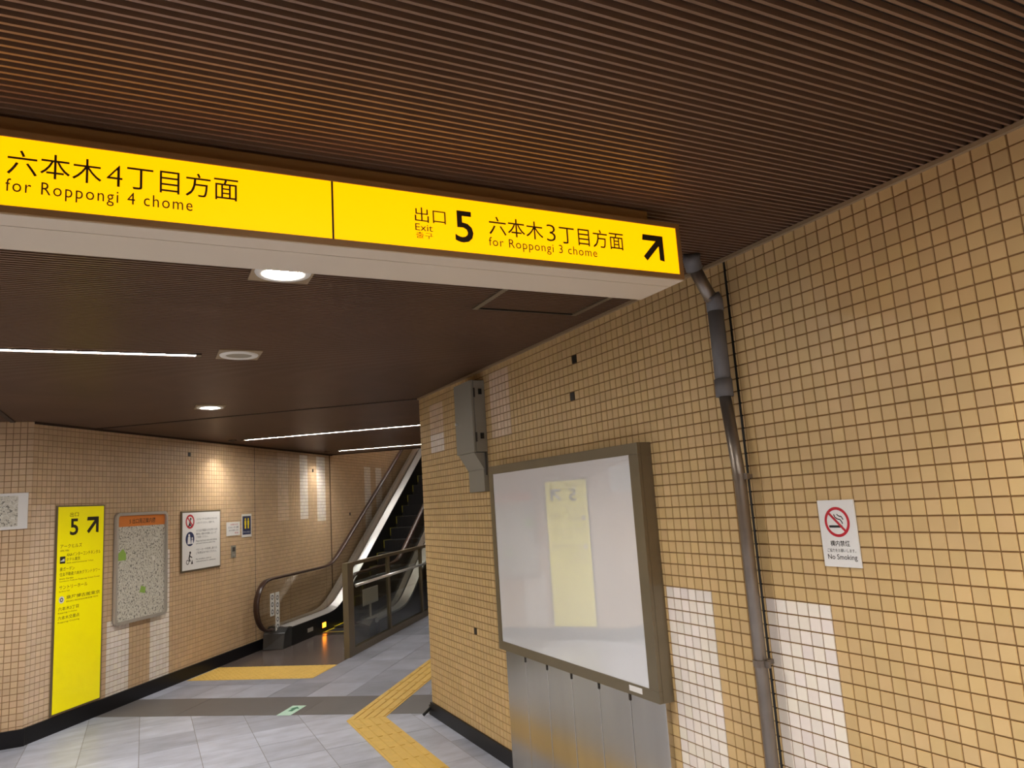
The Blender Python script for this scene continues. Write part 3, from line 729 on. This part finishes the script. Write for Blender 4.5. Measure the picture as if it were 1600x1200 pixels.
sw = on_left('switch_plate', 'small grey metal key switch plate below the paper notice', 'switch plate', 8.29, 1.205, .0045)
MB().box(-.052, .052, -.006, 0, 0, .145).build('plate', 'grey_paint', sw, bevel=.002); MB().box(-.028, .028, -.009, -.006, .075, .125).build('cover', 'dark_grey', sw); MB().disc(0, .035, .014, -.010, -.006, 16).build('key_switch', 'polished_steel', sw)

po = thing('wall_poster', 'white and grey printed poster on the wall at the left edge', 'poster', (-1.27, YF-.0045, 1.705))
MB().box(-.40, .40, -.004, 0, 0, .297).build('sheet', 'white_print', po)
MB().box(-.38, .33, -.0045, -.004, .025, .275).build('printed_map', 'map_print', po)

st_ = thing('floor_sticker', 'pale green arrow sticker on the floor at the edge of the dark band', 'sticker', Lp(6.18, -3.28), TH)
MB().box(-.145, .145, -.065, .065, .0008, .0018).build('sheet', 'mint', st_)
MB().prism([(-.03, -.02), (.05, -.02), (.05, -.045), (.11, 0), (.05, .045), (.05, .02), (-.03, .02)], .0018, .0022).build('arrow', 'dark_green', st_)

# ------------------------------------------------------------------ escalator (local x = s, local y = -n)
es = thing('escalator', 'upward escalator with glass sides, brown handrails and black steps', 'escalator', Lp(8.8, -4.42), TH)
def soft(t, w_): return w_*math.log1p(math.exp(t/w_)) if t/w_ < 30 else t
zr = lambda s: .880 + .5775*soft(s-10.64, .10)
zd = lambda s: .235 + .5775*soft(s-10.575, .12)
zn = lambda s: 1.123 + .5775*(s-12.469)
SE = 15.6
def side(sg_, shift=0.0):
    yo = lambda n_: sg_*(n_)               # n_ = distance from the escalator centre line
    cs, cz, r = 8.79+shift, .565, .313
    path = []
    for i in range(15):
        a_ = math.radians(-75-15*i*.0 - (i*(195/14)) ) if False else math.radians(280-(190)*i/14)
        path.append((cs+r*math.cos(a_), cz+r*math.sin(a_)))
    s_ = cs+.1
    while s_ < SE:
        path.append((s_, zr(s_))); s_ += .08
    hr = MB().tube([(p[0]-8.8, yo(.53), p[1]) for p in path], .020, 10, rx=.042, up=None if False else (0, 0, 1)) if False else MB()
    secs = []
    m_ = len(path)
    for i, (a0, b0) in enumerate(path):
        p0, p1 = path[max(i-1, 0)], path[min(i+1, m_-1)]
        tx, tz = p1[0]-p0[0], p1[1]-p0[1]; l = math.hypot(tx, tz); nx, nz = -tz/l, tx/l
        sec = []
        for k in range(10):
            g_ = 2*math.pi*k/10
            sec.append((a0-8.8+nx*.018*math.sin(g_), yo(.53)+.040*math.cos(g_), b0+nz*.018*math.sin(g_)))
        secs.append(sec)
    hr.loft(secs); hr.build('handrail', 'rubber', es, True)
    # glass in panes
    cuts = [8.50+shift, 9.35, 10.45, 11.9, 13.4, 15.0]
    for c0, c1 in zip(cuts[:-1], cuts[1:]):
        sec = []; k = 14
        for i in range(k+1):
            s_ = c0+.004+(c1-c0-.008)*i/k
            top = zr(s_)-.02; bot = zd(s_)+.03
            if s_ < cs:
                d_ = math.sqrt(max((r-.018)**2-(s_-cs)**2, 1e-4)); top = cz+d_; bot = cz-d_
            sec.append([(s_-8.8, yo(.53)-.005, bot), (s_-8.8, yo(.53)+.005, bot), (s_-8.8, yo(.53)+.005, top), (s_-8.8, yo(.53)-.005, top)])
        MB().loft(sec).build('glass_pane', 'rail_glass', es)
    # decks: inner sloping strip and outer flat strip
    def strip(prof, s0, s1, name, mt, smooth=False):
        sec = []; s_ = s0
        while s_ < s1+.001:
            sec.append([(s_-8.8, yo(n_), zd(s_)+dz) for n_, dz in prof]); s_ += .1
        return MB().loft(sec).build(name, mt, es)
    strip([(.52, .035), (.41, .0), (.41, -.02), (.52, .0)], 9.05+shift, SE, 'inner_deck', 'polished_steel')
    strip([(.54, .035), (.68, .03), (.68, -.02), (.54, .0)], 9.05+shift, SE, 'outer_deck', 'polished_steel')
    sec = []; s_ = 9.12+shift
    while s_ < SE:
        sec.append([(s_-8.8, yo(.405), zd(s_)-.004), (s_-8.8, yo(.395), max(0.0, zd(s_)-.42)), (s_-8.8, yo(.41), max(0.0, zd(s_)-.42)), (s_-8.8, yo(.42), zd(s_)-.004)]); s_ += .1
    MB().loft(sec).build('skirt_panel', 'black', es)
    sec = []; s_ = 9.12+shift
    while s_ < SE:
        sec.append([(s_-8.8, yo(.675), zd(s_)-.0), (s_-8.8, yo(.675), max(0.0, zd(s_)-.9)), (s_-8.8, yo(.69), max(0.0, zd(s_)-.9)), (s_-8.8, yo(.69), zd(s_)-.0)]); s_ += .1
    MB().loft(sec).build('outer_panel', 'dark_grey', es)
    nb = MB(); nb.loft([[(x_-8.8+shift, yo(.40), z_) for x_, z_ in ((8.88, 0), (9.12, 0), (9.14, .24), (9.02, .25), (8.94, .19))], [(x_-8.8+shift, yo(.66), z_) for x_, z_ in ((8.84, 0), (9.12, 0), (9.14, .27), (9.0, .27), (8.86, .20))]])
    nb.build('newel_base', 'newel', es, bevel=.008)
side(1); side(-1, .3)
# inlet, stickers and the lit arrow on the left side (n about -4.83)
yk = .41
MB().box(.75, .90, .388, .396, .085, .135).build('maker_label', 'silver_frame', es)
ledb = MB().box(1.16, 1.30, .384, .396, .05, .15).build('arrow_display', 'black', es)
MB().box(1.18, 1.285, .381, .384, .07, .135).build('lit_arrow', 'led_orange', ledb)
for x_, z0_, z1_ in ((.0, .42, .70), (.13, .22, .70)):
    o_ = MB().box(x_, x_+.10, .521, .524, z0_, z1_).build('warning_sticker', 'white_print', es)
    fgm = MB()
    for q in range(int((z1_-z0_)/.09)):
        cz_ = z0_+.05+q*.09; fgm.ring(x_+.05, cz_, .018, .030, .5205, .521, 16)
    fgm.build('pictogram', 'ink_soft', o_)
# pale plate with an upright below it, on the right-hand glass
o_ = MB().box(.43, .96, -.552, -.542, .44, .65).build('pale_plate', 'lamp_white', es, bevel=.006)
MB().box(.66, .71, -.55, -.54, .24, .44).build('plate_post', 'lamp_white', o_)
# steps
run, rise = .34, .1963
me_t = None
k0 = 0
s_ = 12.469
while zn(s_) > .10: s_ -= run
for k in range(16):
    a_ = s_+run*(k+1); z_ = zn(a_)
    if a_ > SE-.2: break
    sp = MB(); sp.box(a_-8.8, a_-8.8+run+.01, -.39, .39, z_-.025, z_); sp.box(a_-8.8, a_-8.8+.02, -.39, .39, z_-rise-.02, z_-.02)
    step = sp.build('step', 'step_black', es, bevel=.004)
    ye_ = MB(); ye_.box(a_-8.8-.002, a_-8.8+run, .365, .388, z_, z_+.003); ye_.box(a_-8.8-.002, a_-8.8+run, -.388, -.365, z_, z_+.003)
    ye_.box(a_-8.8-.004, a_-8.8, .372, .388, z_-.13, z_); ye_.box(a_-8.8-.004, a_-8.8, -.388, -.372, z_-.13, z_); ye_.box(a_-8.8-.004, a_-8.8+.02, -.388, .388, z_, z_+.001) if False else None
    ye_.build('yellow_edge', 'step_yellow', step)
    rb_ = MB()
    for q in range(26):
        yy_ = -.36+.028*q; rb_.box(a_-8.8-.004, a_-8.8, yy_, yy_+.012, z_-.18, z_-.01)
    o_ = rb_.build('cleats', 'step_black', step); o_['kind'] = 'stuff'
for q, a_ in enumerate((10.02, 10.36)):
    stp_ = MB().box(a_-8.8, a_-8.8+.335, -.39, .39, -.03, .004+.02*q).build('step', 'step_black', es)
    MB().box(a_-8.8, a_-8.8+.335, .365, .388, .004+.02*q, .007+.02*q).build('yellow_edge', 'yellow_print', stp_)
cp = MB(); cp.box(.98, 1.22, -.40, .40, -.005, .006); cp.build('comb_plate', 'steel', es)
cl = MB(); cl.box(1.205, 1.235, -.40, .40, -.003, .008); cl.build('comb_edge', 'step_yellow', es)

# ------------------------------------------------------------------ glass barrier beside the escalator
ba = thing('glass_barrier', 'bronze framed glass barrier with a handrail beside the escalator', 'barrier', Lp(8.32, -3.68), TH)
MB().box(-.06, .10, -.035, .035, 0, 1.07).build('post', 'frame_bronze', ba, bevel=.003)
for x_ in (1.34, 2.74): MB().box(x_-.025, x_+.025, -.022, .022, .085, 1.035).build('mullion', 'frame_bronze', ba)
MB().box(.10, 4.4, -.03, .03, 1.03, 1.07).build('top_rail', 'frame_bronze', ba)
MB().box(.10, 4.4, -.03, .03, 0.0, .085).build('bottom_rail', 'frame_bronze', ba)
for a_, b_ in ((.10, 1.315), (1.365, 2.715), (2.765, 4.4)): MB().box(a_, b_, -.005, .005, .085, 1.03).build('glass_pane', 'barrier_glass', ba)
MB().tube([(.08, -.075, .80), (4.4, -.075, .80)], .018, 12).build('handrail', 'polished_steel', ba, True)
for x_ in (.20, 1.34, 2.74): MB().tube([(x_, -.02, .77), (x_, -.075, .79)], .008, 8).build('bracket', 'polished_steel', ba)
